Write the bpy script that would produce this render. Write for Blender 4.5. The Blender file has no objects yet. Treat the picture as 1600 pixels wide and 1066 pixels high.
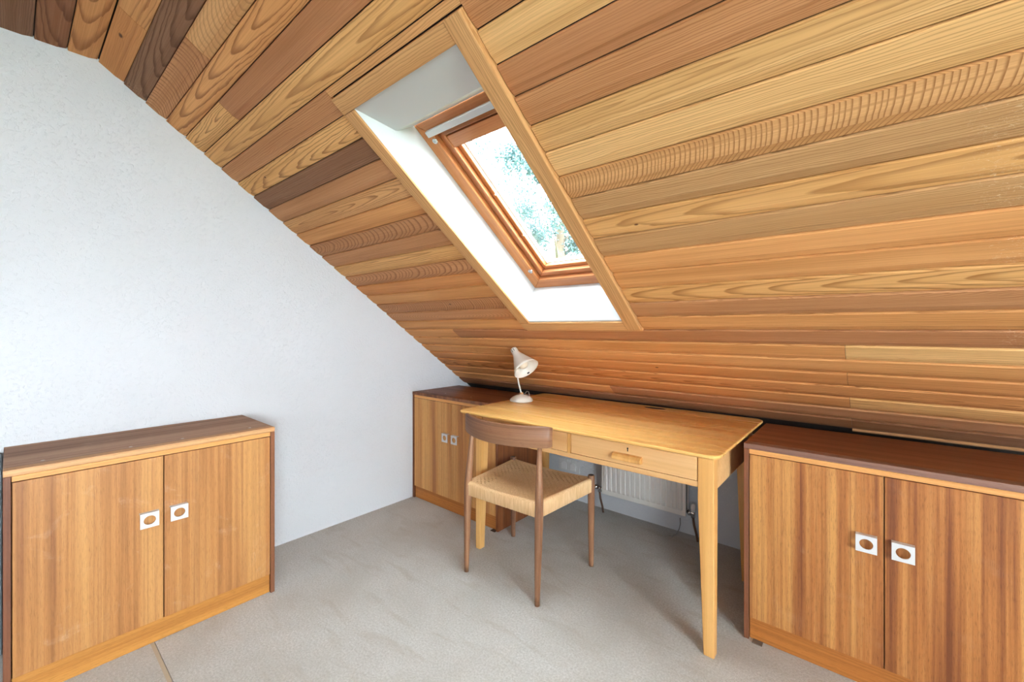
import bpy, bmesh, math, random
from mathutils import Vector, Matrix
from math import sin, cos, pi, radians, sqrt

sc = bpy.context.scene
COL = sc.collection

# ------------------------------------------------------------------ camera
YAW = 0.7033716
CAM_H = 1.2
cd = bpy.data.cameras.new('camera')
cd.sensor_width = 36.0
cd.lens = 665.73 / 1600 * 36
cd.shift_y = -(533 - 513.57) / 1600
cd.clip_start = 0.02
cam = bpy.data.objects.new('camera', cd)
cam.location = (0, 0, CAM_H)
cam.rotation_euler = (pi / 2, 0, YAW)
COL.objects.link(cam)
sc.camera = cam

# ------------------------------------------------------------------ world, lights, exposure
w = bpy.data.worlds.new('overcast_sky')
sc.world = w
w.use_nodes = True
bg = w.node_tree.nodes['Background']
bg.inputs[0].default_value = (0.90, 0.96, 1.0, 1)
bg.inputs[1].default_value = 34.0

def area(name, loc, aim, sx, sy, power, color=(1, 1, 1), portal=False):
    l = bpy.data.lights.new(name, 'AREA')
    l.shape = 'RECTANGLE'; l.size = sx; l.size_y = sy; l.energy = power; l.color = color
    if portal: l.cycles.is_portal = True
    o = bpy.data.objects.new(name, l)
    o.location = loc
    o.rotation_euler = (Vector(aim) - Vector(loc)).to_track_quat('-Z', 'Y').to_euler()
    COL.objects.link(o)
    return o

# unseen fill lamps added by the right gable and rear slope, imitating window daylight
area('added_gable_fill', (2.36, -0.75, 1.25), (-2.5, -0.4, 1.2), 1.9, 1.5, 50, (0.87, 0.94, 1.0))
area('added_rear_fill', (0.3, -1.93, 1.50), (-0.6, 1.6, 0.7), 2.4, 1.0, 56, (0.87, 0.94, 1.0))

sc.view_settings.view_transform = 'Standard'
sc.view_settings.look = 'None'
sc.view_settings.gamma = 1.0
sc.view_settings.use_curve_mapping = False
sc.view_settings.exposure = -0.12
sc.cycles.max_bounces = 10
sc.cycles.diffuse_bounces = 6
sc.cycles.caustics_reflective = False
sc.cycles.caustics_refractive = False
sc.cycles.sample_clamp_indirect = 6.0
sc.cycles.use_denoising = True

# ------------------------------------------------------------------ helpers
def lin(c):
    out = []
    for v in c:
        v = v / 255.0
        out.append(v / 12.92 if v <= 0.04045 else ((v + 0.055) / 1.055) ** 2.4)
    return tuple(out)

def lin4(c): return (*lin(c), 1.0)

class MB:
    def __init__(s): s.v = []; s.f = []; s.smooth = []
    def add(s, vs, fs, smooth=False):
        n = len(s.v); s.v += [tuple(p) for p in vs]
        s.f += [tuple(i + n for i in f) for f in fs]; s.smooth += [smooth] * len(fs)
        return s
    def box(s, a, b):
        (x0, y0, z0), (x1, y1, z1) = a, b
        return s.add([(x0,y0,z0),(x1,y0,z0),(x1,y1,z0),(x0,y1,z0),(x0,y0,z1),(x1,y0,z1),(x1,y1,z1),(x0,y1,z1)],
                     [(0,3,2,1),(4,5,6,7),(0,1,5,4),(1,2,6,5),(2,3,7,6),(3,0,4,7)])
    def loft(s, rings, caps=True, smooth=True, closed=True):
        n = len(rings[0]); base = len(s.v)
        for r in rings: s.v += [tuple(p) for p in r]
        m = n if closed else n - 1
        for i in range(len(rings) - 1):
            for j in range(m):
                a = base + i*n + j; b = base + i*n + (j+1) % n
                s.f.append((a, b, b + n, a + n)); s.smooth.append(smooth)
        if caps and closed:
            s.f.append(tuple(base + j for j in reversed(range(n)))); s.smooth.append(False)
            e = base + (len(rings)-1)*n
            s.f.append(tuple(e + j for j in range(n))); s.smooth.append(False)
        return s
    def tube(s, pts, rad, n=8, caps=True, smooth=True, flat=None):
        pts = [Vector(p) for p in pts]
        if not isinstance(rad, (list, tuple)): rad = [rad] * len(pts)
        rings = []; up = None
        for i, p in enumerate(pts):
            t = (pts[min(i+1, len(pts)-1)] - pts[max(i-1, 0)]).normalized()
            if up is None:
                up = Vector((0,0,1)) if abs(t.z) < 0.9 else Vector((1,0,0))
            a = t.cross(up).normalized(); b = a.cross(t).normalized(); up = b
            r = rad[i]
            rings.append([p + a*(r*cos(2*pi*k/n)) + b*(r*sin(2*pi*k/n)) for k in range(n)])
        return s.loft(rings, caps, smooth)
    def lathe(s, prof, n=24, origin=(0,0,0), axis=(0,0,1), caps=False):
        ax = Vector(axis).normalized(); o = Vector(origin)
        u = ax.orthogonal().normalized(); v = ax.cross(u)
        rings = [[o + ax*z + (u*cos(2*pi*k/n) + v*sin(2*pi*k/n))*r for k in range(n)] for r, z in prof]
        return s.loft(rings, caps, True)
    def prism(s, poly, axis, a, b, smooth=False):
        # poly: 2D points, extruded along axis from a to b
        def P(p, t):
            if axis == 'x': return (t, p[0], p[1])
            if axis == 'y': return (p[0], t, p[1])
            return (p[0], p[1], t)
        return s.loft([[P(p, a) for p in poly], [P(p, b) for p in poly]], True, smooth)
    def build(s, name, mat, parent=None, bevel=0.0, matrix=None, seg=2, loc=None, fixn=True):
        me = bpy.data.meshes.new(name)
        me.from_pydata(s.v, [], s.f)
        me.polygons.foreach_set('use_smooth', s.smooth)
        me.update()
        if fixn or bevel:
            bm = bmesh.new(); bm.from_mesh(me)
            if fixn: bmesh.ops.recalc_face_normals(bm, faces=bm.faces)
            if bevel:
                es = [e for e in bm.edges if len(e.link_faces) == 2 and e.calc_face_angle(0) > 0.5]
                bmesh.ops.bevel(bm, geom=es, offset=bevel, segments=seg, affect='EDGES', profile=0.5, clamp_overlap=True)
            bm.to_mesh(me); bm.free()
        me.materials.append(mat)
        o = bpy.data.objects.new(name, me)
        COL.objects.link(o)
        if parent: o.parent = parent
        if matrix is not None: o.matrix_local = matrix
        if loc is not None: o.location = loc
        return o

def thing(name, label, cat, loc=(0,0,0), rz=0, group=None):
    o = bpy.data.objects.new(name, None)
    o.empty_display_size = 0.1
    o.location = loc; o.rotation_euler = (0, 0, rz)
    o['label'] = label; o['category'] = cat
    if group: o['group'] = group
    COL.objects.link(o)
    return o

def struct(o): o['kind'] = 'structure'; return o

# ------------------------------------------------------------------ node materials
class NT:
    def __init__(s, name):
        s.m = bpy.data.materials.new(name); s.m.use_nodes = True
        s.t = s.m.node_tree; s.p = s.t.nodes['Principled BSDF']
    def n(s, typ, **kw):
        nd = s.t.nodes.new(typ)
        for k, v in kw.items(): setattr(nd, k, v)
        return nd
    def set(s, sock, v):
        if isinstance(v, bpy.types.NodeSocket): s.t.links.new(v, sock)
        else: sock.default_value = v
    def math(s, op, a, b=None, c=None, clamp=False):
        nd = s.n('ShaderNodeMath', operation=op); nd.use_clamp = clamp
        s.set(nd.inputs[0], a)
        if b is not None: s.set(nd.inputs[1], b)
        if c is not None: s.set(nd.inputs[2], c)
        return nd.outputs[0]
    def vmul(s, a, vec):
        nd = s.n('ShaderNodeVectorMath', operation='MULTIPLY'); s.set(nd.inputs[0], a); s.set(nd.inputs[1], vec)
        return nd.outputs[0]
    def vadd(s, a, b):
        nd = s.n('ShaderNodeVectorMath', operation='ADD'); s.set(nd.inputs[0], a); s.set(nd.inputs[1], b)
        return nd.outputs[0]
    def noise(s, vec, scale, detail=2, rough=0.5, dist=0.0):
        nd = s.n('ShaderNodeTexNoise'); s.set(nd.inputs['Vector'], vec)
        nd.inputs['Scale'].default_value = scale; nd.inputs['Detail'].default_value = detail
        nd.inputs['Roughness'].default_value = rough; nd.inputs['Distortion'].default_value = dist
        return nd.outputs[0]
    def mix(s, f, a, b, mode='MIX'):
        nd = s.n('ShaderNodeMix', data_type='RGBA', blend_type=mode)
        s.set(nd.inputs[0], f); s.set(nd.inputs[6], a); s.set(nd.inputs[7], b)
        return nd.outputs[2]
    def ramp(s, f, stops, interp='LINEAR'):
        nd = s.n('ShaderNodeValToRGB'); s.set(nd.inputs[0], f)
        cr = nd.color_ramp; cr.interpolation = interp
        while len(cr.elements) < len(stops): cr.elements.new(0.5)
        for e, (p, c) in zip(cr.elements, stops):
            e.position = p; e.color = c if len(c) == 4 else (*c, 1)
        return nd.outputs[0]
    def remap(s, v, a, b, c=0.0, d=1.0, smooth=False):
        nd = s.n('ShaderNodeMapRange'); nd.interpolation_type = 'SMOOTHSTEP' if smooth else 'LINEAR'
        s.set(nd.inputs[0], v)
        for i, q in enumerate((a, b, c, d)): s.set(nd.inputs[i+1], q)
        return nd.outputs[0]
    def bump(s, h, strength=0.2, dist=0.001):
        nd = s.n('ShaderNodeBump'); nd.inputs['Strength'].default_value = strength
        nd.inputs['Distance'].default_value = dist; s.set(nd.inputs['Height'], h)
        s.t.links.new(nd.outputs[0], s.p.inputs['Normal'])
    def obj(s): return s.n('ShaderNodeTexCoord').outputs['Object']
    def rand(s): return s.n('ShaderNodeObjectInfo').outputs['Random']
    def col(s, v): s.set(s.p.inputs['Base Color'], v)
    def rough(s, v): s.set(s.p.inputs['Roughness'], v)
    def spec(s, v): s.p.inputs['Specular IOR Level'].default_value = v

def plain(name, rgb, rough=0.5, metal=0.0, spec=0.5, noise=0.04):
    t = NT(name)
    c = lin4(rgb)
    n = t.noise(t.obj(), 35, 3)
    t.col(t.mix(t.math('MULTIPLY', n, noise * 2), c, (c[0]*0.6, c[1]*0.6, c[2]*0.6, 1)))
    t.rough(rough); t.p.inputs['Metallic'].default_value = metal; t.spec(spec)
    return t.m

def cedar(name='cedar_plank'):
    # one cedar board: growth rings cut by the face; tone, ring and shift come from each board
    t = NT(name)
    o = t.obj()
    def attr(nm):
        a = t.n('ShaderNodeAttribute'); a.attribute_type = 'OBJECT'; a.attribute_name = nm
        return a
    tone = attr('tone').outputs['Color']
    g = t.n('ShaderNodeSeparateXYZ'); t.t.links.new(attr('ring').outputs['Vector'], g.inputs[0])
    sh = t.n('ShaderNodeSeparateXYZ'); t.t.links.new(attr('shift').outputs['Vector'], sh.inputs[0])
    freq, tilt, contrast = g.outputs
    seed, yo, xc = sh.outputs
    sv = t.n('ShaderNodeCombineXYZ'); t.set(sv.inputs[0], seed); t.set(sv.inputs[1], t.math('MULTIPLY', seed, 1.7)); t.set(sv.inputs[2], seed)
    os_ = t.vadd(o, sv.outputs[0])
    sp = t.n('ShaderNodeSeparateXYZ'); t.t.links.new(o, sp.inputs[0])
    n1 = t.math('SUBTRACT', t.noise(t.vmul(os_, (2.2, 14, 14)), 1.0, 3, 0.55), 0.5)
    n2 = t.math('SUBTRACT', t.noise(t.vmul(os_, (14, 60, 60)), 1.0, 2, 0.6), 0.5)
    # planks: x along, y across, z depth
    y = t.math('ADD', t.math('SUBTRACT', sp.outputs[1], yo), t.math('MULTIPLY', n1, 0.034))
    y = t.math('ADD', y, t.math('MULTIPLY', n2, 0.005))
    kn = t.n('ShaderNodeSeparateXYZ'); t.t.links.new(attr('knot').outputs['Vector'], kn.inputs[0])
    kx = t.math('MULTIPLY', t.math('SUBTRACT', sp.outputs[0], kn.outputs[0]), 0.55)
    ky = t.math('SUBTRACT', sp.outputs[1], kn.outputs[1])
    kd = t.math('DIVIDE', t.math('SQRT', t.math('ADD', t.math('MULTIPLY', kx, kx), t.math('MULTIPLY', ky, ky))), t.math('MAXIMUM', kn.outputs[2], 0.0005))
    kd = t.math('ADD', kd, t.math('MULTIPLY', n2, 1.1))
    y = t.math('ADD', y, t.math('DIVIDE', t.math('MULTIPLY', kn.outputs[2], 1.6), t.math('ADD', 1.0, t.math('MULTIPLY', t.math('MULTIPLY', kd, kd), 0.12))))
    z = t.math('ADD', t.math('MULTIPLY', t.math('SUBTRACT', sp.outputs[0], xc), tilt), sp.outputs[2])
    r = t.math('SQRT', t.math('ADD', t.math('MULTIPLY', y, y), t.math('MULTIPLY', z, z)))
    # uneven ring width
    nr = t.n('ShaderNodeTexNoise', noise_dimensions='1D'); t.set(nr.inputs['W'], t.math('ADD', t.math('MULTIPLY', r, 40), seed))
    nr.inputs['Scale'].default_value = 1; nr.inputs['Detail'].default_value = 1
    ph = t.math('ADD', t.math('MULTIPLY', r, freq), t.math('MULTIPLY', nr.outputs[0], 1.4))
    saw = t.math('FRACT', ph)
    late = t.math('MULTIPLY', t.remap(saw, 0.52, 0.95, 0, 1, True), t.remap(saw, 0.95, 1.0, 1, 0))
    fib = t.noise(t.vmul(os_, (3.0, 260, 260)), 1.0, 3, 0.6)
    broad = t.noise(t.vmul(os_, (0.9, 16, 16)), 1.0, 2, 0.5)
    dark = t.mix(1.0, tone, (0.46, 0.34, 0.24, 1), 'MULTIPLY')
    pale = t.mix(1.0, tone, (1.16, 1.17, 1.18, 1), 'MULTIPLY')
    red = t.mix(1.0, tone, (0.88, 0.80, 0.70, 1), 'MULTIPLY')
    c = t.mix(t.remap(broad, 0.30, 0.72, 0, 1), pale, red)
    c = t.mix(t.math('MULTIPLY', late, contrast), c, dark)
    c = t.mix(t.math('MULTIPLY', t.remap(fib, 0.42, 0.75, 0, 1), 0.34), c, dark)
    streak = t.noise(t.vmul(os_, (0.55, 62, 62)), 1.0, 3, 0.65)
    c = t.mix(t.remap(streak, 0.50, 0.72, 0, 0.55), c, red)
    c = t.mix(t.remap(streak, 0.60, 0.78, 0, 0.5), c, dark)
    c = t.mix(t.remap(kd, 0.35, 1.0, 0.9, 0, True), c, lin4((74, 46, 32)))
    # odd pale scuff
    sc1 = t.noise(t.vmul(os_, (22, 60, 60)), 1.0, 4, 0.7, 1.5)
    sc2 = t.noise(t.vmul(os_, (1.5, 5, 5)), 1.0, 1)
    scf = t.math('MULTIPLY', t.remap(sc1, 0.70, 0.74, 0, 1), t.remap(sc2, 0.62, 0.70, 0, 0.7))
    c = t.mix(scf, c, lin4((232, 205, 170)))
    sa = t.n('ShaderNodeSeparateXYZ'); t.t.links.new(attr('scuff').outputs['Vector'], sa.inputs[0])
    sx = t.math('ABSOLUTE', t.math('SUBTRACT', sp.outputs[0], sa.outputs[0]))
    s3 = t.noise(t.vmul(os_, (55, 110, 110)), 1.0, 4, 0.75, 2.5)
    scf = t.math('MULTIPLY', t.math('MULTIPLY', t.remap(s3, 0.58, 0.64, 0, 1), t.remap(sx, 0.02, 0.07, 1, 0)), sa.outputs[1])
    c = t.mix(scf, c, lin4((236, 212, 180)))
    t.col(c); t.rough(t.remap(fib, 0.3, 0.8, 0.45, 0.62)); t.spec(0.22)
    t.bump(t.math('ADD', t.math('MULTIPLY', late, -0.35), fib), 0.12, 0.0006)
    return t.m

def veneer(name, ca, cb, cd_, axis='z', stripe=1.0, rough=0.38, scuff=0.0, pores=0.5):
    # straight grained sliced veneer, grain along axis
    t = NT(name); o = t.obj(); r = t.rand()
    rv = t.n('ShaderNodeCombineXYZ')
    for i in range(3): t.set(rv.inputs[i], t.math('MULTIPLY', r, 17.0 + 5*i))
    o2 = t.vadd(o, rv.outputs[0])
    def st(along, across):
        k = {'x': (along, across, across), 'y': (across, along, across), 'z': (across, across, along), 'xz': (along, 0.0, across)}[axis]
        return t.vmul(o2, k)
    wide = t.noise(st(0.35, 20 * stripe), 1.0, 4, 0.66, 0.12)
    fine = t.noise(st(0.7, 110 * stripe), 1.0, 3, 0.65, 0.1)
    por = t.noise(st(38, 620), 1.0, 3, 0.65)
    broad = t.noise(st(0.2, 7 * stripe), 1.0, 2, 0.5)
    wide = t.math('ADD', t.math('MULTIPLY', wide, 0.7), t.math('MULTIPLY', broad, 0.3))
    c = t.ramp(wide, [(0.38, lin4(cd_)), (0.47, lin4(cb)), (0.58, lin4(ca))])
    c = t.mix(t.remap(fine, 0.45, 0.72, 0, 0.55), c, lin4(cd_))
    c = t.mix(t.remap(por, 0.52, 0.72, 0, pores*.8), c, lin4([v * 0.62 for v in cd_]))
    if scuff:
        s1 = t.noise(o2, 9, 5, 0.65, 0.6)
        s2 = t.noise(t.vmul(o2, (60, 60, 18)), 1.0, 3, 0.7, 0.8)
        f = t.math('MULTIPLY', t.remap(s1, 0.58, 0.75, 0, scuff), t.remap(s2, 0.45, 0.7, 0.25, 1))
        c = t.mix(f, c, lin4((226, 200, 176)))
    t.col(c); t.rough(t.remap(wide, 0.3, 0.7, rough + 0.06, rough - 0.04)); t.spec(0.4)
    t.bump(por, 0.08, 0.0004)
    return t.m

M = {}
M['cedar'] = cedar()
M['cab_door'] = veneer('teak_veneer', (200, 148, 92), (182, 127, 75), (146, 96, 59), 'z', 1.0, 0.40, 0.45)
M['cab_door_pale'] = veneer('teak_veneer_pale', (222, 170, 106), (206, 148, 86), (168, 110, 64), 'z', 0.9, 0.36, 0.0)
M['cab_door_red'] = veneer('teak_veneer_red', (208, 152, 90), (180, 116, 64), (122, 70, 42), 'z', 1.0, 0.36, 0.1, 0.65)
M['cab_side'] = veneer('teak_dark_edge', (150, 98, 66), (132, 84, 58), (102, 62, 44), 'z', 1.4, 0.42)
M['cab_side_face'] = veneer('teak_side_face', (150, 90, 52), (128, 74, 44), (96, 52, 32), 'z', 1.2, 0.36)
M['top_grey'] = veneer('teak_worn_top', (188, 152, 124), (170, 134, 108), (138, 104, 84), 'x', 1.0, 0.5, 0.3)
M['top_red'] = veneer('teak_red_top', (148, 90, 58), (128, 74, 46), (102, 58, 38), 'x', 1.0, 0.30)
M['lip_light'] = veneer('teak_lipping', (216, 172, 124), (204, 156, 106), (176, 126, 84), 'x', 1.5, 0.45)
M['lip_grey'] = veneer('teak_grey_lipping', (158, 122, 106), (142, 106, 92), (118, 84, 72), 'x', 1.5, 0.5)
M['rail'] = veneer('light_rail', (232, 172, 106), (222, 158, 92), (196, 132, 74), 'x', 1.2, 0.4)
M['plinth'] = veneer('plinth_wood', (206, 146, 74), (188, 128, 62), (150, 96, 46), 'x', 0.9, 0.4)
M['plinth_red'] = veneer('plinth_wood_red', (188, 120, 58), (168, 102, 48), (130, 76, 36), 'x', 0.9, 0.38)
M['beech_top'] = veneer('beech_desk_top', (246, 204, 132), (240, 192, 116), (222, 168, 94), 'x', 0.6, 0.26, 0.0, 0.15)
M['beech'] = veneer('beech_front', (236, 192, 136), (228, 180, 122), (210, 158, 100), 'x', 0.6, 0.4, 0.0, 0.15)
M['beech_leg'] = veneer('beech_leg', (234, 184, 116), (224, 170, 100), (204, 148, 82), 'z', 0.7, 0.38, 0.0, 0.15)
M['chair_wood'] = veneer('oiled_teak_chair', (164, 121, 90), (144, 102, 74), (112, 76, 56), 'z', 2.2, 0.42)
M['chair_rail'] = veneer('oiled_teak_rail', (156, 113, 84), (138, 96, 69), (108, 74, 54), 'xz', 2.0, 0.40)
M['end_grain'] = plain('dark_end_grain', (52, 36, 28), 0.6)
M['dark_gap'] = plain('dark_gap', (38, 28, 22), 0.8)
M['handle'] = plain('white_satin_handle', (222, 224, 226), 0.3)
M['handle_wood'] = plain('handle_hole_wood', (170, 96, 50), 0.5)
M['screw'] = plain('screw_cap', (205, 200, 195), 0.35)
M['chrome'] = plain('chrome', (220, 222, 225), 0.15, 1.0)
M['copper'] = plain('painted_brown_pipe', (98, 70, 56), 0.4)
M['rad'] = plain('radiator_enamel', (240, 239, 235), 0.35)
M['rad_fin'] = plain('radiator_fins', (150, 146, 140), 0.6)
M['plastic'] = plain('white_plastic', (225, 226, 228), 0.35)
M['rocker'] = plain('rocker_white', (235, 236, 238), 0.3)
M['cable'] = plain('grey_cable', (140, 140, 140), 0.5)
M['lamp'] = plain('cream_enamel', (228, 225, 216), 0.32)
M['lamp_in'] = plain('cream_enamel_inside', (236, 228, 212), 0.4)
M['bulb'] = plain('frosted_bulb', (236, 226, 204), 0.25)
M['label_dark'] = plain('dark_print', (40, 38, 36), 0.5)
M['panel_grey'] = plain('dark_grey_panel', (92, 98, 102), 0.6)
M['pad'] = plain('felt_pad', (120, 110, 100), 0.9)
M['pad_dark'] = plain('dark_pad', (70, 58, 50), 0.9)
M['alu'] = plain('white_lacquered_bar', (222, 226, 228), 0.3)
M['pine'] = veneer('lacquered_pine_frame', (198, 134, 82), (184, 118, 70), (154, 92, 54), 'y', 1.3, 0.22, 0, 0.2)
M['pine_x'] = veneer('lacquered_pine_rail', (198, 134, 88), (184, 118, 76), (154, 92, 60), 'x', 1.3, 0.22, 0, 0.2)
M['gasket'] = plain('grey_gasket', (190, 190, 190), 0.5)

def wall_mat(name, rgb, bump=0.5):
    t = NT(name); o = t.obj()
    b1 = t.noise(o, 75, 4, 0.62); b2 = t.noise(o, 22, 2, 0.5); b3 = t.noise(o, 1.4, 2)
    c = lin4(rgb)
    t.col(t.mix(t.remap(b3, 0.35, 0.7, 0, 0.35), c, (c[0]*0.94, c[1]*0.94, c[2]*0.95, 1)))
    t.rough(0.75); t.spec(0.25)
    t.bump(t.math('ADD', t.remap(b1, 0.5, 0.72, 0, 1), t.math('MULTIPLY', b2, 0.6)), bump, 0.003)
    return t.m
M['plaster'] = wall_mat('textured_white_plaster', (217, 221, 227))
M['reveal'] = plain('white_reveal_paint', (218, 223, 226), 0.45, noise=0.02)

def carpet_mat():
    t = NT('beige_carpet'); o = t.obj()
    a = t.noise(o, 420, 2, 0.6); b = t.noise(o, 130, 3, 0.6); c = t.noise(o, 2.2, 4, 0.6, 0.4); d = t.noise(t.vmul(o, (4, 14, 4)), 1, 3, 0.55, 0.8)
    f = t.math('ADD', t.math('MULTIPLY', a, 0.55), t.math('MULTIPLY', b, 0.45))
    k = t.ramp(f, [(0.30, lin4((166, 165, 161))), (0.52, lin4((205, 206, 204))), (0.70, lin4((234, 235, 234)))])
    k = t.mix(t.remap(c, 0.42, 0.72, 0, 0.5), k, lin4((176, 172, 164)))
    k = t.mix(t.remap(d, 0.55, 0.7, 0, 0.35), k, lin4((176, 170, 160)))
    t.col(k); t.rough(0.95); t.spec(0.1)
    t.bump(f, 0.6, 0.004)
    return t.m
M['carpet'] = carpet_mat()
M['seam'] = plain('carpet_seam_tape', (196, 184, 162), 0.8, noise=0.1)

def cord_mat():
    t = NT('paper_cord'); o = t.obj()
    n = t.noise(t.vmul(o, (330, 330, 14)), 1.0, 3, 0.6); n2 = t.noise(o, 9, 2)
    k = t.ramp(n, [(0.3, lin4((200, 158, 112))), (0.6, lin4((232, 196, 150))), (0.8, lin4((244, 218, 180)))])
    k = t.mix(t.remap(n2, 0.45, 0.7, 0, 0.4), k, lin4((204, 160, 108)))
    t.col(k); t.rough(0.7); t.spec(0.3); t.bump(n, 0.3, 0.001)
    return t.m
M['cord'] = cord_mat()

def glass_mat():
    t = NT('window_glass')
    nt = t.t; nt.nodes.remove(t.p)
    tr = nt.nodes.new('ShaderNodeBsdfTransparent'); tr.inputs[0].default_value = (0.95, 0.98, 0.98, 1)
    gl = nt.nodes.new('ShaderNodeBsdfGlossy'); gl.inputs['Roughness'].default_value = 0.02
    fr = nt.nodes.new('ShaderNodeMath'); fr.operation = 'MULTIPLY_ADD'; fr.inputs[1].default_value = 0.22; fr.inputs[2].default_value = 0.03
    lw = nt.nodes.new('ShaderNodeLayerWeight'); lw.inputs[0].default_value = 0.35; nt.links.new(lw.outputs['Facing'], fr.inputs[0])
    mx = nt.nodes.new('ShaderNodeMixShader')
    nt.links.new(fr.outputs[0], mx.inputs[0]); nt.links.new(tr.outputs[0], mx.inputs[1]); nt.links.new(gl.outputs[0], mx.inputs[2])
    nt.links.new(mx.outputs[0], nt.nodes['Material Output'].inputs[0])
    return t.m
M['glass'] = glass_mat()
def leaf_mat():
    t = NT('blue_green_leaves'); n = t.noise(t.obj(), 3.0, 3)
    t.col(t.ramp(n, [(0.3, lin4((60, 84, 86))), (0.7, lin4((78, 106, 108)))])); t.rough(0.6)
    return t.m
M['leaf'] = leaf_mat()
M['bark'] = plain('bark', (110, 96, 84), 0.9, noise=0.3)
M['lawn'] = plain('lawn', (104, 126, 76), 0.9, noise=0.3)

# ------------------------------------------------------------------ room shell
XL, XR = -2.51, 2.40
YF, YB = 2.565, -3.30
A = radians(36.434); B = 2.5141          # roof slope: z = B - tan(A)*y
TA = math.tan(A)
ZC = 2.336                                # flat ceiling
YC = (B - ZC) / TA                        # where slope meets flat ceiling
S0 = YC / cos(A)                          # distance along slope
SEND = 2.957
def SL(s, d=0.0, x=0.0):                  # slope frame -> world
    return Vector((x, s*cos(A) + d*sin(A), B - s*sin(A) + d*cos(A)))
MS = Matrix(((1,0,0,0),(0,cos(A),sin(A),0),(0,-sin(A),cos(A),B),(0,0,0,1)))

floor = struct(MB().box((XL-.1, YB-.1, -0.12), (XR+.1, YF+.1, -0.02)).build('floor', M['dark_gap']))
SEAM_Y = 0.350
MB().box((XL, SEAM_Y+.010, -.02), (XR, YF, 0.0)).build('carpet', M['carpet'], floor)
MB().box((XL, YB, -.02), (XR, SEAM_Y-.004, 0.0)).build('carpet', M['carpet'], floor)
MB().box((XL, SEAM_Y-.004, -.02), (XR, SEAM_Y+.0085, -0.002)).build('seam_strip', M['seam'], floor)

# gable wall on the left: polygon under the roof line, thick
def gable_poly():
    pts = [(YB, -0.02), (YF, -0.02), (YF, B - TA*YF + .012)]
    pts += [(YC, ZC + .012), (-0.9, ZC + .012), (YB, ZC - TA*(-0.9-YB) + .012)]
    return pts
struct(MB().prism(gable_poly(), 'x', XL-.12, XL).build('wall_left', M['plaster']))
struct(MB().box((XL, YF, -.02), (XR, YF+.12, B - TA*YF + .10)).build('wall_front', M['plaster']))
# right gable with an opening added for the fill lamp
wr = MB()
wy0, wy1, wz0, wz1 = -1.75, 0.25, 0.45, 2.05
P = gable_poly()
wr.prism([(YB,-.02),(wy0,-.02),(wy0,ZC-.02-TA*max(0,-0.9-wy0)),(YB,ZC-TA*(-0.9-YB))], 'x', XR, XR+.12)
wr.prism([(wy1,-.02),(YF,-.02),(YF,B-TA*YF),(wy1,ZC-.02)], 'x', XR, XR+.12)
wr.box((XR, wy0, -.02), (XR+.12, wy1, wz0))
wr.prism([(wy0,wz1),(wy1,wz1),(wy1,ZC),(wy0,ZC-.02-TA*max(0,-0.9-wy0))], 'x', XR, XR+.12)
struct(wr.build('wall_right', M['plaster']))
struct(MB().box((XL, YB-.12, -.02), (XR, YB, ZC - TA*(-0.9-YB) + .05)).build('wall_back', M['plaster']))

# unseen window added in right gable to go with the fill lamp
w2 = struct(bpy.data.objects.new('added_window', None)); COL.objects.link(w2)
fm = MB()
for a, b in (((wy0,wz0),(wy1,wz0+.06)), ((wy0,wz1-.06),(wy1,wz1)), ((wy0,wz0),(wy0+.06,wz1)), ((wy1-.06,wz0),(wy1,wz1)), (((wy0+wy1)/2-.03,wz0),((wy0+wy1)/2+.03,wz1))):
    fm.box((XR+.03, a[0], a[1]), (XR+.09, b[0], b[1]))
fm.build('window_frame', M['reveal'], w2)
MB().box((XR+.055, wy0+.05, wz0+.05), (XR+.062, wy1-.05, wz1-.05)).build('pane', M['glass'], w2)

# ------------------------------------------------------------------ ceiling (roof slabs) with the skylight hole
HX0, HX1, HS0, HS1 = -1.357, -0.817, 0.935, 2.150
ceil = MB()
def slab(x0, x1, s0, s1, d0=0.0135, d1=0.27):
    ps = [SL(s, d, x) for x in (x0, x1) for (s, d) in ((s0,d0),(s1,d0),(s1,d1),(s0,d1))]
    ceil.add(ps, [(0,1,2,3),(4,7,6,5),(0,4,5,1),(1,5,6,2),(2,6,7,3),(3,7,4,0)])
slab(XL-.12, HX0, S0, 3.35); slab(HX1, XR+.12, S0, 3.35); slab(HX0, HX1, S0, HS0); slab(HX0, HX1, HS1, 3.35)
ceil.prism([(-0.9, ZC+.0135), (YC, ZC+.0135), (YC+.16, ZC+.21), (-0.9, ZC+.21)], 'x', XL-.12, XR+.12)
ceil.prism([(YB-.1, ZC-TA*(-0.9-YB+.1)), (-0.9, ZC+.0135), (-0.9, ZC+.21), (YB-.1, ZC-TA*(-0.9-YB+.1)+.2)], 'x', XL-.12, XR+.12)
ceiling = struct(ceil.build('ceiling', M['dark_gap']))

# ------------------------------------------------------------------ cedar boards
TONE = dict(LT=(230, 186, 128), LO=(224, 174, 114), OR=(214, 156, 100), OD=(204, 142, 88), MD=(192, 140, 98), RB=(184, 130, 90),
            DK=(138, 100, 74), DR=(150, 102, 70), OL=(194, 152, 106), TN=(214, 164, 112))
W = 0.0914
rng = random.Random(7)
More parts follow.
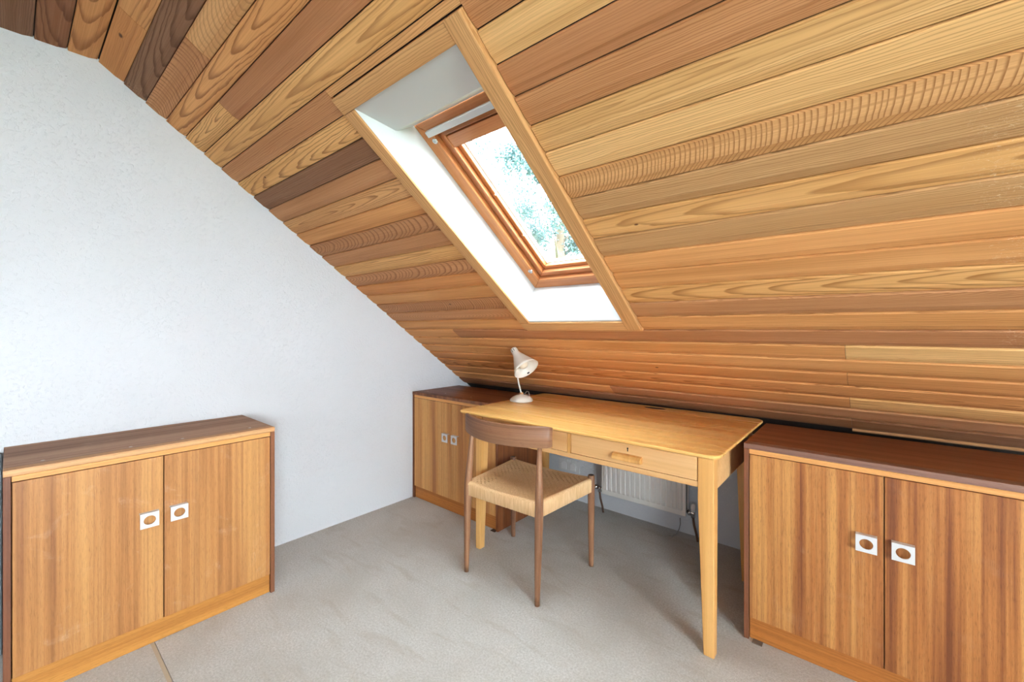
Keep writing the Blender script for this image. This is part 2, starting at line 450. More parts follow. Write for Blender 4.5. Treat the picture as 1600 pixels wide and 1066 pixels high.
# ring styles: (freq, tilt, contrast), spread of the ring centre across the board
ST = {'c': ((135, .020, .72), .03), 'C': ((150, .040, .92), .022), 'w': ((150, .22, .85), .05), 'W': ((170, .42, .95), .06),
      's': ((170, .010, .60), .12), 'p': ((170, .008, .22), .2), 'f': ((260, .12, .5), .08)}
def plank(frame, x0, x1, y0, wd, tone, st, slopeid, xc=None):
    m = MB(); L = x1 - x0
    if wd > 0.06:
        prof = [(.0012,.0125),(.0012,.0040),(.0035,0),(wd*.70,0),(wd*.72,.0009),(wd-.0024,.0060),(wd-.0016,.0115)]
    else:
        prof = [(.0012,.0125),(.0012,.0018),(.003,0),(wd-.002,0),(wd-.001,.0125)]
    g = .0007
    m.loft([[(g, p[0], p[1]) for p in prof], [(L-g, p[0], p[1]) for p in prof]], True, False)
    o = m.build('plank', M['cedar'], ceiling, matrix=frame @ Matrix.Translation((x0, y0, 0)))
    (fq, ti, ct), spread = ST[st]
    rgb = lin(TONE[tone]); j = 1 + rng.uniform(-.06, .06)
    o['tone'] = [rgb[0]*j, rgb[1]*j, rgb[2]*j]
    o['ring'] = [fq * rng.uniform(.85, 1.15), ti * rng.uniform(.8, 1.25), ct]
    yo = wd/2 + rng.uniform(-spread, spread)
    if st in 'sp': yo = wd/2 + rng.choice((-1, 1)) * rng.uniform(.09, .2)
    o['knot'] = [-9.0, 0.0, .004]; o['scuff'] = [-9.0, 0.0, 0.0]
    o['shift'] = [rng.uniform(0, 40), yo, (rng.uniform(-.5, L+.5) if xc is None else xc)]
    return o
TL, TR, XE = -1.408, -0.764, XR
ROWS = [
 [(XL,-2.017,'OD','p'),(-2.017,XE,'OR','c')],
 [(XL,XE,'DK','C')],
 [(XL,-1.834,'MD','w'),(-1.834,XE,'TN','f')],
 [(XL,XE,'OR','C')],
 [(XL,-2.012,'LO','C'),(-2.012,XE,'RB','p')],
 [(XL,XE,'LO','c')],
 [(XL,-1.415,'MD','s'),(TR,XE,'MD','s')],
 [(XL,TL,'LO','C'),(TR,XE,'LT','p')],
 [(XL,TL,'DK','s'),(TR,XE,'RB','p')],
 [(XL,TL,'MD','p'),(TR,XE,'MD','s')],
 [(XL,TL,'TN','C'),(TR,XE,'LT','c')],
 [(XL,TL,'OR','p'),(TR,XE,'LT','s')],
 [(XL,TL,'MD','w'),(TR,XE,'TN','W')],
 [(XL,TL,'MD','s'),(TR,XE,'OL','s')],
 [(XL,TL,'LO','c'),(TR,XE,'LO','c')],
 [(XL,TL,'MD','w'),(TR,XE,'OL','s')],
 [(XL,TL,'OD','p'),(TR,XE,'OR','p')],
 [(XL,TL,'OR','p'),(TR,XE,'OR','p')],
 [(XL,TL,'MD','W'),(TR,XE,'LO','C')],
 [(XL,TL,'MD','f'),(TR,XE,'MD','f')],
 [(XL,TL,'OR','p'),(TR,XE,'OR','s')],
 [(XL,-2.01,'OR','p'),(-2.01,XE,'RB','s')],
 [(XL,-.075,'OR','s'),(-.075,XE,'LT','c')],
 [(XL,-1.996,'OR','s'),(-1.996,XE,'OR','s')],
 [(XL,-.074,'OD','p'),(-.074,XE,'OD','p')],
 [(XL,XE,'OD','C')],
 [(XL,-.072,'OD','s'),(-.072,XE,'LO','c')],
 [(XL,-1.159,'OR','p'),(-1.159,XE,'RB','s')],
 [(XL,-.07,'DR','s'),(-.07,XE,'DR','s')],
]
KNOTS = [(14,-.355,.053,.006),(14,-.589,.054,.005),(0,-2.18,.040,.010),(18,-1.808,.030,.008),(7,-2.231,.04,.006),(24,-1.217,.060,.006),(24,-.803,.030,.006)]
for i, segs in enumerate(ROWS):
    for (a, b, tn, st) in segs:
        if i == 0: pl = plank(MS, a, b, S0 + .0005, W + .308 - S0, tn, st, i)
        else: pl = plank(MS, a, b, .308 + W*i, W, tn, st, i)
        if i in (13, 14, 15, 17, 21) and b > .3: pl['scuff'] = [.205 + .018*(i-14) - a, .55, 0]
        if i == 1 and a < -2.4: pl['scuff'] = [.04, .5, 0]
        for (ki, kx, ky, kr) in KNOTS:
            if ki == i and a < kx < b: pl['knot'] = [kx - a, ky, kr]
plank(MS, -1.415, TR, .308 + W*6, .0285, 'TN', 's', 6)         # ripped board above the skylight trim
MF = Matrix.Translation((0, YC, ZC))
for k, (tn, st) in enumerate([('OR','C'),('DR','C'),('DK','s'),('MD','s'),('OR','c'),('MD','c'),('LO','s'),('RB','s'),('OR','c'),('LO','p'),('MD','s'),('OR','s')]):
    plank(MF, XL, XE, -W*(k+1) + .002, W, tn, st, 100+k)
# back slope, behind the camera: one backing only; lath under the last board
o = MB().box((-.07, SEND-.003, -.004), (XR, SEND+.006, .012)).build('trim_1', M['lip_light'], None, matrix=MS); struct(o)

# ------------------------------------------------------------------ skylight window_1
win = struct(bpy.data.objects.new('window_1', None)); COL.objects.link(win); win.matrix_world = MS
def tboard(x0, x1, s0, s1, d0, d1, along):
    if along == 'x':
        m = MB().box((0, 0, 0), (x1-x0, s1-s0, d1-d0)); mt = Matrix.Translation((x0, s0, d0))
    else:
        m = MB().box((0, 0, 0), (s1-s0, x1-x0, d1-d0))
        mt = Matrix.Translation((x1, s0, d0)) @ Matrix.Rotation(pi/2, 4, 'Z')
    o = m.build('trim_board', M['cedar'], win, bevel=.0025, matrix=mt)
    o['tone'] = list(lin((210, 162, 110))); o['ring'] = [150, .02, .55]
    o['knot'] = [-9.0, 0.0, .004]; o['scuff'] = [-9.0, 0.0, 0.0]
    o['shift'] = [rng.uniform(0, 40), .03 + rng.uniform(-.05,.05), rng.uniform(0, 1.2)]
    return o
T0, T1 = -.014, .012
tboard(-1.406, -1.346, .947, 2.150, T0, T1, 's')
tboard(-.828, -.766, .888, 2.206, T0-.003, T1, 's')
tboard(-1.406, -.829, .888, .946, T0, T1, 'x')
tboard(-1.406, -.829, 2.151, 2.206, T0, T1, 'x')
tboard(-1.406, -.764, 2.2065, 2.224, T0+.006, T1, 'x')
# white reveal panels
RX0, RX1 = -1.345, -.829
def rpoly(pts):  # (s,d) polygon extruded along x
    return MB().prism(pts, 'x', RX0-.004, RX1+.004)
rpoly([(.946,-.006),(1.088,.078),(1.094,.086),(1.126,.163),(1.118,.163),(.936,-.006)]).build('reveal_panel', M['reveal'], win)
rpoly([(2.140,-.006),(2.080,.098),(2.076,.112),(2.080,.166),(2.092,.166),(2.150,-.006)]).build('reveal_panel', M['reveal'], win)
for xa, xb in ((RX0-.010, RX0), (RX1, RX1+.010)):
    MB().prism([(.940,-.006),(2.146,-.006),(2.100,.25),(1.100,.25)], 'x', xa, xb).build('reveal_panel', M['reveal'], win)
# outer frame, sash and bead as rings of four mitred rails
def ring(x0, x1, s0, s1, wd, d0, d1, name, parent, ch=.0):
    out = []
    O = [(x0,s0),(x1,s0),(x1,s1),(x0,s1)]
    I = [(x0+wd,s0+wd),(x1-wd,s0+wd),(x1-wd,s1-wd),(x0+wd,s1-wd)]
    for k in range(4):
        a, b = O[k], O[(k+1)%4]; c, d = I[(k+1)%4], I[k]
        vs = [(*p, d0) for p in (a,b,c,d)] + [(*p, d1) for p in (a,b,c,d)]
        m = MB().add(vs, [(0,3,2,1),(4,5,6,7),(0,1,5,4),(1,2,6,5),(2,3,7,6),(3,0,4,7)])
        out.append(m.build(name, M['pine_x'] if k % 2 == 0 else M['pine'], parent, bevel=.003))
    return out
FX0, FX1, FS0, FS1 = -1.346, -.828, 1.124, 2.083
ring(FX0, FX1, FS0, FS1, .057, .165, .270, 'frame_rail', win)
sash = ring(FX0+.061, FX1-.061, FS0+.061, FS1-.061, .027, .186, .262, 'sash_rail', win)
bead = ring(FX0+.0885, FX1-.0885, FS0+.0885, FS1-.0885, .020, .208, .255, 'glazing_bead', win)
ring(FX0+.108, FX1-.108, FS0+.114, FS1-.108, .004, .228, .250, 'gasket', win)
for o in win.children:
    if o.name.startswith('gasket'): o.data.materials[0] = M['gasket']
# top sash rail is broader and set with the ventilation flap
MB().box((FX0+.045, 1.128, .180), (FX1-.045, 1.146, .262)).build('flap_rail', M['pine_x'], win, bevel=.002)
MB().box((FX0+.052, 1.150, .172), (FX1-.052, 1.162, .262)).build('flap_rail', M['pine_x'], win, bevel=.002)
MB().box((FX0+.050, 1.158, .142), (FX1-.050, 1.182, .158)).build('control_bar', M['alu'], win, bevel=.002)
MB().box((FX0+.054, 1.190, .186), (FX1-.054, 1.212, .250)).build('sash_top_rail', M['pine_x'], win, bevel=.002)
MB().box((FX0+.056, 1.219, .190), (FX1-.056, 1.270, .250)).build('sash_top_rail', M['pine_x'], win, bevel=.002)
for s in (1.208, 1.957):
    MB().lathe([(.0001,.1625),(.005,.1625),(.006,.1640),(.0085,.1605),(.0115,.1620),(.0115,.168)], 20, (-1.299, s, 0)).build('frame_bolt', M['chrome'], win)
for s in (1.52, 1.76):
    MB().box((FX0+.097, s, .203), (FX0+.1085, s+.008, .212)).build('bead_clip', M['pine'], win, bevel=.001)
MB().box((-1.14, 1.268, .212), (-1.085, 1.276, .222)).build('vent_clip', M['gasket'], win)
MB().box((FX0+.100, FS0+.100, .236), (FX1-.100, FS1-.100, .242)).build('pane', M['glass'], win)
# ------------------------------------------------------------------ cabinets
def cabinet(name, label, loc, rz, Wd, D, H, doors, side, top, lip, rail, plinth, caps, pads=(), toplip=.042, topedge=None):
    t = thing(name, label, 'cabinet', loc, rz, 'low teak cabinets')
    TH = .020
    c = MB().box((.018, .03, .06), (Wd-.018, D-.004, .078)).box((.018, D-.010, .03), (Wd-.018, D-.002, H-TH-.001)).box((Wd/2-.009, .03, .078), (Wd/2+.009, D-.01, H-.05))
    c.build('carcass', side, t)
    for x in (0, Wd-.017):
        MB().box((x, .001, 0), (x+.017, D, H-TH-.0005)).build('side_panel', side, t, bevel=.0015)
    tp = MB().box((0, toplip, H-TH), (Wd, D, H)).build('top', top, t, bevel=.0015)
    MB().box((0, 0, H-TH), (Wd, toplip-.0004, H)).build('front_lipping', lip, tp, bevel=.0015)
    for x, y in caps:
        MB().lathe([(.0001,.0012),(.0048,.0010),(.0058,.0)], 14, (x, y, H)).build('screw_cap', M['screw'], tp)
    MB().box((.018, .003, H-.039), (Wd-.018, .021, H-TH-.001)).build('top_rail', rail, t, bevel=.001)
    MB().box((.018, .014, .001), (Wd-.018, .032, .0825)).build('plinth', plinth, t, bevel=.001)
    g = .0016; zb, zt = .0865, H-.0415
    for k in (0, 1):
        x0 = .0195 if k == 0 else Wd/2 + g; x1 = Wd/2 - g if k == 0 else Wd - .0195
        d = MB().box((x0, .002, zb), (x1, .020, zt)).build('door', doors, t, bevel=.0012)
        cx = Wd/2 + (-.045 if k == 0 else .045)
        handle(d, cx, H - .268)
    for (x0, x1, y0, y1, m) in pads:
        MB().box((x0, y0, 0), (x1, y1, .003)).build('floor_pad', m, t)
    return t

def handle(parent, cx, cz):
    # square plate with a round hole, folded back to the door along its top edge
    h = .0275; r = .0178; n = 32; yf, yb = -.0185, -.0150
    m = MB(); vs = []
    def sq(a):
        c, s = cos(a), sin(a); k = h / max(abs(c), abs(s)); return (c*k, s*k)
    for y in (yf, yb):
        vs += [(cx + r*cos(2*pi*k/n), y, cz + r*.95*sin(2*pi*k/n)) for k in range(n)]
        vs += [(cx + sq(2*pi*k/n)[0], y, cz + sq(2*pi*k/n)[1]) for k in range(n)]
    fs = []
    for k in range(n):
        l = (k+1) % n
        fs += [(k, l, n+l, n+k), (2*n+k, 3*n+k, 3*n+l, 2*n+l), (k, 2*n+k, 2*n+l, l), (n+k, n+l, 3*n+l, 3*n+k)]
    m.add(vs, fs)
    m.box((cx-h, yb-.0005, cz+h-.0035), (cx+h, .0025, cz+h))
    m.build('handle', M['handle'], parent, bevel=0)

cabinet('low_cabinet', 'low teak cabinet with greyed worn top standing alone against the white wall', (-2.083, -.014, 0), pi/2, .797, .424, .751,
        M['cab_door'], M['cab_side'], M['top_grey'], M['lip_light'], M['rail'], M['plinth'],
        [(.087,.072),(.311,.066),(.470,.066),(.716,.068)])
cabinet('low_cabinet', 'low teak cabinet in the corner, partly hidden behind the desk and chair', (-2.506, 1.858, 0), 0, .820, .448, .751,
        M['cab_door_pale'], M['cab_side_face'], M['top_red'], M['cab_side'], M['rail'], M['plinth_red'],
        [(.067,.084),(.244,.096),(.498,.095)], [(.772,.806,-.012,.03,M['pad_dark'])])
cabinet('low_cabinet', 'low teak cabinet with dark reddish top, to the right of the desk', (-.384, 1.845, 0), 0, .822, .455, .756,
        M['cab_door_red'], M['cab_side'], M['top_red'], M['lip_grey'], M['rail'], M['plinth_red'],
        [], [(.030,.064,-.012,.03,M['pad'])])

# ------------------------------------------------------------------ desk
dk = thing('writing_desk', 'light beech writing desk with two drawers under the skylight', 'desk', (-1.09, 2.0, 0))
def D(x, y, z): return (x + 1.09, y - 2.0, z)
def rrect(x0, x1, y0, y1, r, n=6):
    pts = []
    for cx, cy, a0 in ((x1-r, y0+r, -pi/2), (x1-r, y1-r, 0), (x0+r, y1-r, pi/2), (x0+r, y0+r, pi)):
        pts += [(cx + r*cos(a0 + pi/2*k/n), cy + r*sin(a0 + pi/2*k/n)) for k in range(n+1)]
    return pts
tm = MB(); X0, X1, Y0, Y1 = -1.6845, -.3945, 1.537, 2.320
rings = []
for ins, z in ((.014, .7505), (.004, .7545), (0, .759), (0, .7645), (.0015, .767), (.004, .768)):
    rings.append([D(x, y, z) for x, y in rrect(X0+ins, X1-ins, Y0+ins, Y1-ins, .04-ins)])
tm.loft(rings, True, False).build('desk_top', M['beech_top'], dk)
# half-round cable slot towards the back edge
cs = MB().lathe([(.0001,.0006),(.024,.0006),(.026,0)], 24, D(-.903, 2.262, .768))
for i, v in enumerate(cs.v):
    c = D(-.903, 2.262, 0); cs.v[i] = (c[0] + (v[0]-c[0])*2.3, c[1] + (v[1]-c[1])*.8, v[2])
cs.build('cable_slot', M['dark_gap'], dk)
LX = ((-1.660, -1.612), (-.497, -.440)); LY = ((1.650, 1.700), (2.238, 2.288))
for ix, (a, b) in enumerate(LX):
    for iy, (c, d) in enumerate(LY):
        tp = .017
        ia, ib = (a, b - tp) if ix == 0 else (a + tp + .003, b)
        ic, id_ = (c, d - .012) if iy == 0 else (c + .010, d)
        rg = [[D(*q, 0.0) for q in ((ia,ic),(ib,ic),(ib,id_),(ia,id_))],
              [D(*q, .56) for q in ((a,c),(b,c),(b,d),(a,d))], [D(*q, .7503) for q in ((a,c),(b,c),(b,d),(a,d))]]
        MB().loft(rg, True, False).build('leg', M['beech_leg'], dk, bevel=.003)
xa, xb = -1.612, -.497
MB().box(D(xa, 1.655, .610), D(xb, 1.680, .6315)).build('drawer_rail', M['beech'], dk, bevel=.001)
MB().box(D(xa, 1.652, .7275), D(xb, 1.680, .7503)).build('drawer_rail', M['beech'], dk)
MB().box(D(-1.069, 1.653, .6315), D(-1.052, 1.690, .7274)).build('drawer_divider', M['beech_leg'], dk)
MB().box(D(-.466, 1.700, .600), D(-.446, 2.238, .7503)).build('side_apron', M['beech'], dk)
MB().box(D(-1.654, 1.700, .600), D(-1.634, 2.238, .7503)).build('side_apron', M['beech'], dk)
MB().box(D(xa, 2.262, .600), D(xb, 2.282, .7503)).build('back_apron', M['beech'], dk)
for (x0, x1) in ((xa+.003, -1.072), (-1.049, xb-.003)):
    d = MB().box(D(x0, 1.6525, .6345), D(x1, 1.672, .7208)).build('drawer', M['beech'], dk, bevel=.001)
    MB().box(D(x0+.012, 1.672, .640), D(x1-.012, 2.15, .715)).build('drawer_box', M['beech_leg'], d)
    cx = (x0 + x1)/2; 
    h = MB().prism([(1.6530-2, .6535),(1.6330-2, .6535),(1.6300-2, .6570),(1.6315-2, .668),(1.6390-2, .677),(1.6530-2, .681)], 'x', cx-.063+1.09, cx+.063+1.09)
    h.build('drawer_pull', M['beech_leg'], d, bevel=.0012)
    k = MB().lathe([(.0001,.0),(.0035,.0),(.0035,.003)], 12, D(cx, 1.6510, .7045), (0,1,0)); k.box(D(cx-.0018, 1.6510, .692), D(cx+.0018, 1.654, .7045))
    k.build('keyhole', M['dark_gap'], d)

# ------------------------------------------------------------------ chair
ch = thing('cord_seat_chair', 'dark teak chair with woven paper cord seat, pushed in at the desk', 'chair', (-1.330, 1.672, 0), radians(2.2))
def leg(pts, rad, m='chair_wood'):
    MB().tube(pts, rad, 14).build('leg', M[m], ch)
for sx in (-1, 1):
    P0 = Vector((sx*.212, -.203, 0)); P1 = Vector((sx*.214, -.190, .42)); P2 = Vector((sx*.203, -.171, .690))
    pts, rad = [], []
    for k in range(15):
        u = k/14; z = u*.690
        q = P0*(1-u)*(1-u) + (P1*2 - (P0+P2)*.5)*2*u*(1-u)*.5*2*.5 + P2*u*u if False else None
        if z < .42: a = z/.42; x = P0.x + (P1.x-P0.x)*a; y = P0.y + (P1.y-P0.y)*a
        else: a = (z-.42)/.27; x = P1.x + (P2.x-P1.x)*a; y = P1.y + (P2.y-P1.y)*a
        pts.append((x, y, z))
        r = .0108 + (.0190-.0108)*min(1, z/.36)**.9 if z < .42 else .0190 - (.0190-.0092)*((z-.42)/.27)**1.2
        rad.append(r)
    leg(pts, rad)
    pts = [(sx*.250, .222, z) for z in (0, .02, .15, .30, .40, .455, .4595)]
    l = MB().tube(pts, [.0118, .0125, .0150, .0172, .0178, .0172, .0150], 14)
    lo = l.build('leg', M['chair_wood'], ch)
    MB().lathe([(.0001,.4600),(.0135,.4598)], 14, (sx*.250, .222, 0)).build('leg_top', M['end_grain'], lo)
# curved back rail
rings = []
N = 28
for k in range(N+1):
    u = -1 + 2*k/N; x = u*.259; y = -.246 + .092*u*u
    nx, ny = -2*.092*u/.259, 1.0; ln = sqrt(nx*nx+ny*ny); nx /= ln; ny /= ln
    e = max(0, abs(u)-.90)/.10
    zt = .7725 - .004*e*e; zb = .678 + .007*e*e
    th = .010 - .004*abs(u)**3
    sec = [(-th, zb+.004), (-th*.4, zb), (th*.4, zb), (th, zb+.004), (th, zt-.004), (th*.4, zt), (-th*.4, zt), (-th, zt-.004)]
    rings.append([(x + nx*a, y + ny*a - .02*((.72-z)) , z) for a, z in sec])
MB().loft(rings, True, True).build('back_rail', M['chair_rail'], ch)
# seat rails (hidden under the cord)
def sagz(u): return .4445 - .008*(1-u*u)
def rail_box(p, q, th=.010, zb=.380, zt=.430):
    p, q = Vector(p), Vector(q); d = (q-p).normalized(); n = Vector((-d.y, d.x, 0))
    vs = [(*(p+n*s).xy, z) for s in (-th, th) for z in (zb, zt)] + [(*(q+n*s).xy, z) for s in (-th, th) for z in (zb, zt)]
    return MB().add(vs, [(0,1,3,2),(4,6,7,5),(0,4,5,1),(2,3,7,6),(0,2,6,4),(1,5,7,3)])
RC = [((-.203,-.188),(.203,-.188)), ((.208,-.185),(.246,.218)), ((.241,.222),(-.241,.222)), ((-.246,.218),(-.208,-.185))]
for a, b in RC:
    rail_box((*a, 0), (*b, 0)).build('seat_rail', M['chair_wood'], ch)
wrap = MB()
for ri, (a, b) in enumerate(RC):
    a, b = Vector((*a, 0)), Vector((*b, 0)); L = (b-a).length; d = (b-a)/L; n = Vector((-d.y, d.x, 0))
    cnt = int(L/.0031); r2 = random.Random(ri)
    for k in range(cnt):
        u = (k+.5)/cnt; c = a + d*(u*L)
        dip = .008*(1-(2*u-1)**2) if ri in (0, 2) else .0
        w_ = .0135; zb, zt = .3755 + r2.uniform(-.0008,.0008), .4455 - dip
        sec = [(-w_, zb+.004), (-w_, zt-.012), (-w_*.75, zt-.004), (-w_*.3, zt), (w_*.4, zt-.001), (w_, zt-.008), (w_, zb+.004), (w_*.4, zb), (-w_*.4, zb)]
        pts = [c + n*s + Vector((0,0,z)) for s, z in sec]
        rr = .00165; base = len(wrap.v); m_ = len(pts)
        cen = c + Vector((0, 0, (zb+zt)/2))
        for p_ in pts:
            o_ = (p_ - cen); o_ = (n*o_.dot(n)*2.5 + Vector((0,0,o_.z))).normalized()
            for v_ in (d*-rr, o_*rr, d*rr): wrap.v.append(tuple(p_ + v_))
        for j in range(m_):
            j2 = (j+1) % m_
            for q in range(2):
                wrap.f.append((base+j*3+q, base+j*3+q+1, base+j2*3+q+1, base+j2*3+q)); wrap.smooth.append(True)
wo = wrap.build('cord_wrapping', M['cord'], ch, fixn=False); wo['kind'] = 'stuff'
# woven seat: flat double cords front-back and side-side, over and under
wv = MB(); NW, NF = 30, 27
def seat(u, v):
    hw = .197 + .040*v; x = u*hw; y = -.183 + .400*v
    z = .4440 - .008*(1-u*u) - .006*(1-u*u)*(1-(2*v-1)**2)
    return Vector((x, y, z))
def ribbon(pts, side, hw, ht):
    base = len(wv.v)
    for p_ in pts:
        for s, h in ((-hw,-ht*.3),(-hw*.55,ht),(0,ht*.55),(hw*.55,ht),(hw,-ht*.3)):
            q = p_ + side*s; wv.v.append((q.x, q.y, q.z + h))
    for i in range(len(pts)-1):
        for j in range(4):
            a_ = base + i*5 + j
            wv.f.append((a_, a_+1, a_+6, a_+5)); wv.smooth.append(True)
for k in range(NW):
    u = -1 + 2*(k+.5)/NW; pts = []
    for j in range(NF*2+1):
        v = j/(NF*2); p_ = seat(u, v)
        p_.z += .0016*cos(pi*(j/2 + k) - pi/2*0) * (1 if 0 < j < NF*2 else .4); pts.append(p_)
    ribbon(pts, Vector((1,0,0)), .0040, .0016)
for k in range(NF):
    v = (k+.5)/NF; pts = []
    for j in range(NW*2+1):
        u = -1 + 2*j/(NW*2); p_ = seat(u, v)
        p_.z += -.0016*cos(pi*(j/2 - .5 + k + .5)) ; pts.append(p_)
    ribbon(pts, Vector((0,1,0)), .0042, .0016)
so = wv.build('woven_seat', M['cord'], ch, fixn=False); so['kind'] = 'stuff'

MB().add([(-.195,-.178,.394),(.195,-.178,.394),(.236,.212,.394),(-.236,.212,.394),(-.195,-.178,.390),(.195,-.178,.390),(.236,.212,.390),(-.236,.212,.390)],
         [(0,1,2,3),(7,6,5,4),(0,4,5,1),(1,5,6,2),(2,6,7,3),(3,7,4,0)]).build('seat_underside', M['cord'], ch)

# ------------------------------------------------------------------ desk lamp
F_PX, CY = 665.73, 513.57
def ray(px, py):
    r = Vector((cos(YAW), sin(YAW), 0)); u = Vector((0,0,1)); f = Vector((-sin(YAW), cos(YAW), 0))
    return r*((px-800)/F_PX) - u*((py-CY)/F_PX) + f
def at(px, py, t): return Vector((0,0,CAM_H)) + ray(px, py)*t
base = Vector((-1.596, 1.969, .768))
lp = thing('desk_lamp', 'small cream desk lamp with tilted shade on the desk', 'lamp', base)
def Lp(p): return tuple(Vector(p) - base)
MB().lathe([(.0001,0),(.062,0),(.0685,.003),(.069,.008),(.065,.016),(.052,.027),(.033,.036),(.016,.040),(.012,.043),(.0001,.043)], 40).build('lamp_base', M['lamp'], lp)
s0 = base + Vector((0,0,.040)); s3 = at(808, 589, 2.49); s4 = at(806.5, 571, 2.45)
s1 = s0 + Vector((-.005,-.005,.035))
pts = []
for k in range(13):
    q = k/12; pts.append(Lp(s0*(1-q)**3 + s1*3*q*(1-q)**2 + (s3*1.5 - s4*.5)*3*q*q*(1-q) + s4*q**3))
MB().tube(pts, .0048, 12).build('lamp_stem', M['alu'], lp)
MB().lathe([(.012,-.002),(.012,.008),(.008,.012)], 16, Lp(s0 + Vector((0,0,.002)))).build('stem_collar', M['lip_light'], lp)
loop = [Lp(base + Vector((.018,.006,.038)) + Vector((cos(YAW),sin(YAW),0))*x + Vector((0,0,z))) for x, z in ((0,0),(.006,.014),(.014,.022),(.024,.018),(.028,.004),(.027,-.010))]
MB().tube(loop, .0028, 8).build('lamp_flex', M['pad'], lp)
fw = Vector((-sin(YAW), cos(YAW), 0)); rt = Vector((cos(YAW), sin(YAW), 0)); up = Vector((0,0,1))
axd = (rt*.47 - up*.70 - fw*.54).normalized()
mouth = at(822.5, 577, 2.395)
Ls = .160; topc = mouth - axd*Ls
prof = [(.0001,0),(.012,.0005),(.0185,.005),(.0205,.014),(.0208,.034),(.0225,.044),(.030,.062),(.042,.088),(.056,.118),(.068,.143),(.0765,Ls)]
inner = [(r-.0018, z) for r, z in reversed(prof[4:])]
sh = MB().lathe(prof + inner + [(.0001,.036)], 40, Lp(topc), axd).build('lamp_shade', M['lamp'], lp)
for ang in (.35, .95):
    u = axd.orthogonal().normalized()
    side = (-fw*cos(ang) + up.cross(-fw)*0)
    e = (-fw - axd*(-fw).dot(axd)).normalized(); f2 = axd.cross(e)
    dirv = e*cos(ang-.4) + f2*sin(ang-.4)
    c = topc + axd*.020 + dirv*.0208
    m = MB().tube([Lp(c - axd*.009), Lp(c + axd*.009)], .0016, 6)
    m.build('vent_slot', M['label_dark'], sh)
bc = topc + axd*.114
MB().lathe([(.012,-.062),(.012,-.034),(.018,-.022),(.027,-.008),(.030,.006),(.028,.018),(.019,.028),(.008,.0325),(.0001,.0335)], 24, Lp(bc), axd).build('bulb', M['bulb'], lp)
# small dark maker's mark inside the rim
e2 = (rt*.5 - up*.8); e2 = (e2 - axd*e2.dot(axd)).normalized()
e3 = axd.cross(e2); c0 = mouth + e2*.0700 - axd*.006
tg = []
for a_ in (-.007, .007):
    for b_ in (-.006, .001):
        for g_ in (-.0015, .0010):
            tg.append(Lp(c0 + e3*a_ + axd*b_ - e2*g_ + e2*.24*b_))
MB().add(tg, [(0,1,3,2),(4,6,7,5),(0,4,5,1),(2,3,7,6),(0,2,6,4),(1,5,7,3)]).build('rim_tag', M['label_dark'], sh)

# ------------------------------------------------------------------ radiator under the desk
rd = thing('radiator', 'white fluted panel radiator on the low wall under the desk', 'radiator', (-1.073, 2.50, 0))
def R(x, y, z): return (x + 1.073, y - 2.50, z)
rx0, rx1, rz0, rz1, ry = -1.338, -.808, .135, .455, 2.470
MB().box(R(rx0, ry, rz0), R(rx1, ry+.010, rz1)).build('front_panel', M['rad'], rd, bevel=.004)
MB().box(R(rx0+.006, 2.532, rz0), R(rx1-.006, 2.542, rz1)).build('back_panel', M['rad'], rd, bevel=.003)
MB().box(R(rx0+.02, ry+.0105, rz0+.02), R(rx1-.012, 2.5315, rz1-.01)).build('convector_fins', M['rad_fin'], rd)
n = 16; pw = (rx1-rx0-.030)/n; rib0 = None
for k in range(n):
    x = rx0 + .015 + pw*(k+.5)
    if rib0 is None:
        q = pw*.5
        rings = []
        for z, s in ((rz0+.030, .35), (rz0+.038, .9), (rz0+.05, 1), (rz1-.05, 1), (rz1-.038, .9), (rz1-.030, .35)):
            rings.append([(-q*.86, 0, z), (-q*.55, -.007*s, z), (q*.55, -.007*s, z), (q*.86, 0, z)])
        rib0 = MB().loft(rings, True, False).build('flute', M['rad'], rd, loc=R(x, ry+.0005, 0)); continue
    c = rib0.copy(); COL.objects.link(c); c.parent = rd; c.location = R(x, ry+.0005, 0)
for sx, x in ((-1, rx0), (1, rx1)):
    cxp = x + sx*.030; y = 2.500
    v = MB().tube([R(x - sx*.004, y, .155), R(cxp + sx*.012, y, .155)], [.009, .011], 12)
    v.lathe([(.0001,-.020),(.012,-.018),(.013,.010),(.009,.016),(.0001,.017)], 14, R(cxp, y, .150))
    v.lathe([(.0001,0),(.016,.002),(.017,.010),(.014,.016),(.0001,.018)], 14, R(x + sx*.004, y-.002, .155), (sx,0,0))
    vo = v.build('valve', M['chrome'], rd)
    if sx < 0:
        MB().lathe([(.0001,0),(.015,.001),(.017,.014),(.013,.022),(.0001,.024)], 14, R(cxp-.014, y, .158), (-1,0,.1)).build('valve_cap', M['chrome'], vo)
    else:
        MB().lathe([(.011,.014),(.0125,.020),(.0125,.048),(.010,.058),(.004,.062),(.0001,.062)], 14, R(cxp, y, .150)).build('valve_cap', M['plastic'], vo)
    MB().tube([R(cxp, y, .135), R(cxp + .006, y, .09), R(cxp + .018, y+.004, .04), R(cxp + .024, y+.006, .0)], .0068, 10).build('pipe', M['copper'], rd)
for k in range(2):
    x = rx0 + .10 + k*(rx1-rx0-.2)
    MB().box(R(x, 2.542, .2), R(x+.03, 2.563, .4)).build('bracket', M['rad_fin'], rd)
cb = MB().tube([(-.842, 2.478, .118), (-.840, 2.476, .085), (-.846, 2.474, .055), (-.858, 2.470, .028), (-.880, 2.462, .006), (-.900, 2.455, .0035)], .0026, 8).build('thin_cable', M['cable'])
cb['label'] = 'thin grey cable hanging from the right radiator valve to the carpet'; cb['category'] = 'cable'

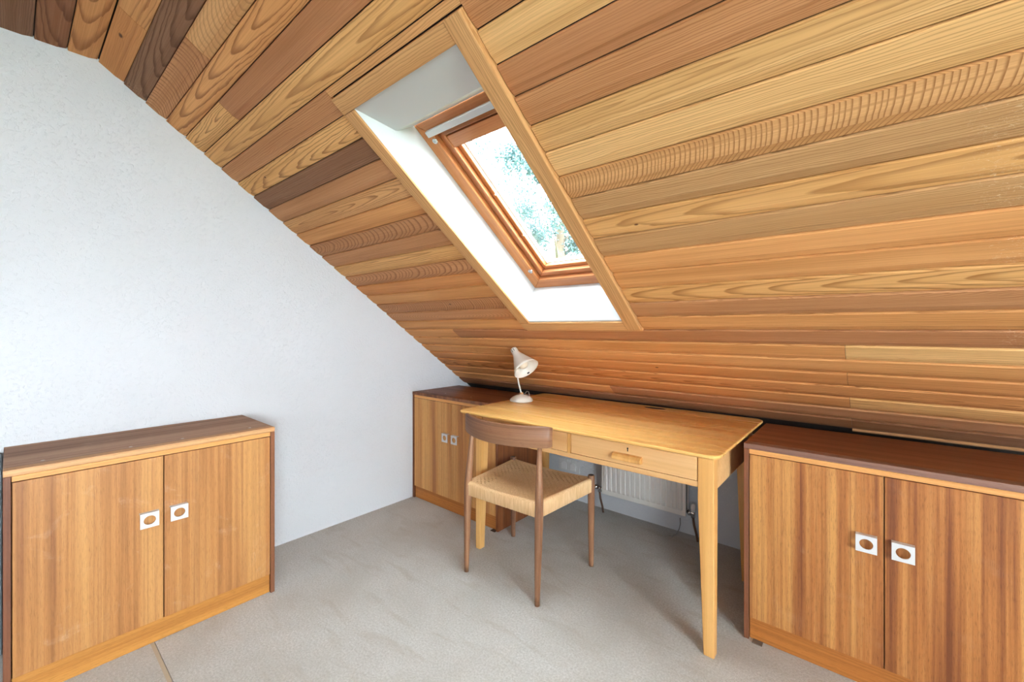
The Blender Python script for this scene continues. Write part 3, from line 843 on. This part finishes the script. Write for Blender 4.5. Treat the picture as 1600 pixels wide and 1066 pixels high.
# ------------------------------------------------------------------ double socket
sk = thing('wall_socket', 'grey-white double socket on the low wall under the desk, left of the radiator', 'socket', (-1.640, YF, .235))
MB().box((-.085, -.012, -.044), (.085, 0, .044)).build('face_plate', M['plastic'], sk, bevel=.003)
for x in (-.036, .040):
    p_ = [(x-.021, -.030), (x+.021, -.030)] + [(x + .021*cos(a), .004 + .016*sin(a)) for a in [pi*k/8 for k in range(9)]]
    MB().prism(p_, 'y', -.024, -.0121).build('plug_cover', M['rocker'], sk, bevel=.002)
for x in (-.008, .012):
    MB().box((x-.005, -.0155, .026), (x+.005, -.0121, .038)).build('rocker_switch', M['rocker'], sk, bevel=.001)

# ------------------------------------------------------------------ dark panel at the left edge
dp = MB().box((-2.47, -.24, 0), (-2.44, -.0185, .738)).build('upright_board', M['panel_grey'], None, bevel=.002)
dp['label'] = 'dark grey upright board at the left end of the lone cabinet'; dp['category'] = 'board'

# ------------------------------------------------------------------ outside: lawn and trees beyond the skylight
gr = struct(MB().box((-40, -20, -3.2), (30, 45, -3.0)).build('ground', M['lawn']))
def tree(x, y, h, cr, seed, label, n):
    t = thing('garden_tree', label, 'tree', (x, y, -3.0), 0, 'trees beyond the skylight')
    r2 = random.Random(seed)
    tr = MB().tube([(0,0,0),(.05,.03,h*.4),(0,.08,h*.75),(.02,0,h*.93)], [.22,.16,.09,.03], 10)
    for k in range(14):
        z = h*(.35 + .04*k); a = r2.uniform(0, 2*pi); l = cr*(1.0-.05*k)
        tr.tube([(0,0,z), (cos(a)*l*.5, sin(a)*l*.5, z+.35), (cos(a)*l*.9, sin(a)*l*.9, z+.5)], [.06,.035,.012], 6)
    tr.build('trunk', M['bark'], t)
    lm = MB(); cl = []
    for k in range(70):
        zz = r2.uniform(.32, .97); rr = cr*sqrt(max(.02, 1-((zz-.64)/.36)**2))*sqrt(r2.random()); a = r2.uniform(0, 2*pi)
        cl.append((Vector((cos(a)*rr, sin(a)*rr, h*zz)), r2.uniform(.25, .55)))
    for k in range(n):
        c, s = r2.choice(cl)
        d = Vector((r2.gauss(0,1), r2.gauss(0,1), r2.gauss(0,.7)))
        p_ = c + d*(s*.5)
        a = Vector((r2.gauss(0,1), r2.gauss(0,1), r2.gauss(0,1))).normalized(); b = a.orthogonal().normalized()
        l = r2.uniform(.03, .065)
        lm.add([p_ - a*l, p_ + b*l*.35, p_ + a*l, p_ - b*l*.35], [(0,1,2,3)])
    lo = lm.build('foliage', M['leaf'], t, fixn=False); lo['kind'] = 'stuff'
tree(-5.55, 8.2, 8.7, 2.5, 3, 'pale blue-green leafy tree seen through the skylight, nearer of the two', 42000)
tree(-10.4, 10.0, 14.5, 3.0, 8, 'taller sparse pale tree behind the nearer one outside the skylight', 16000)
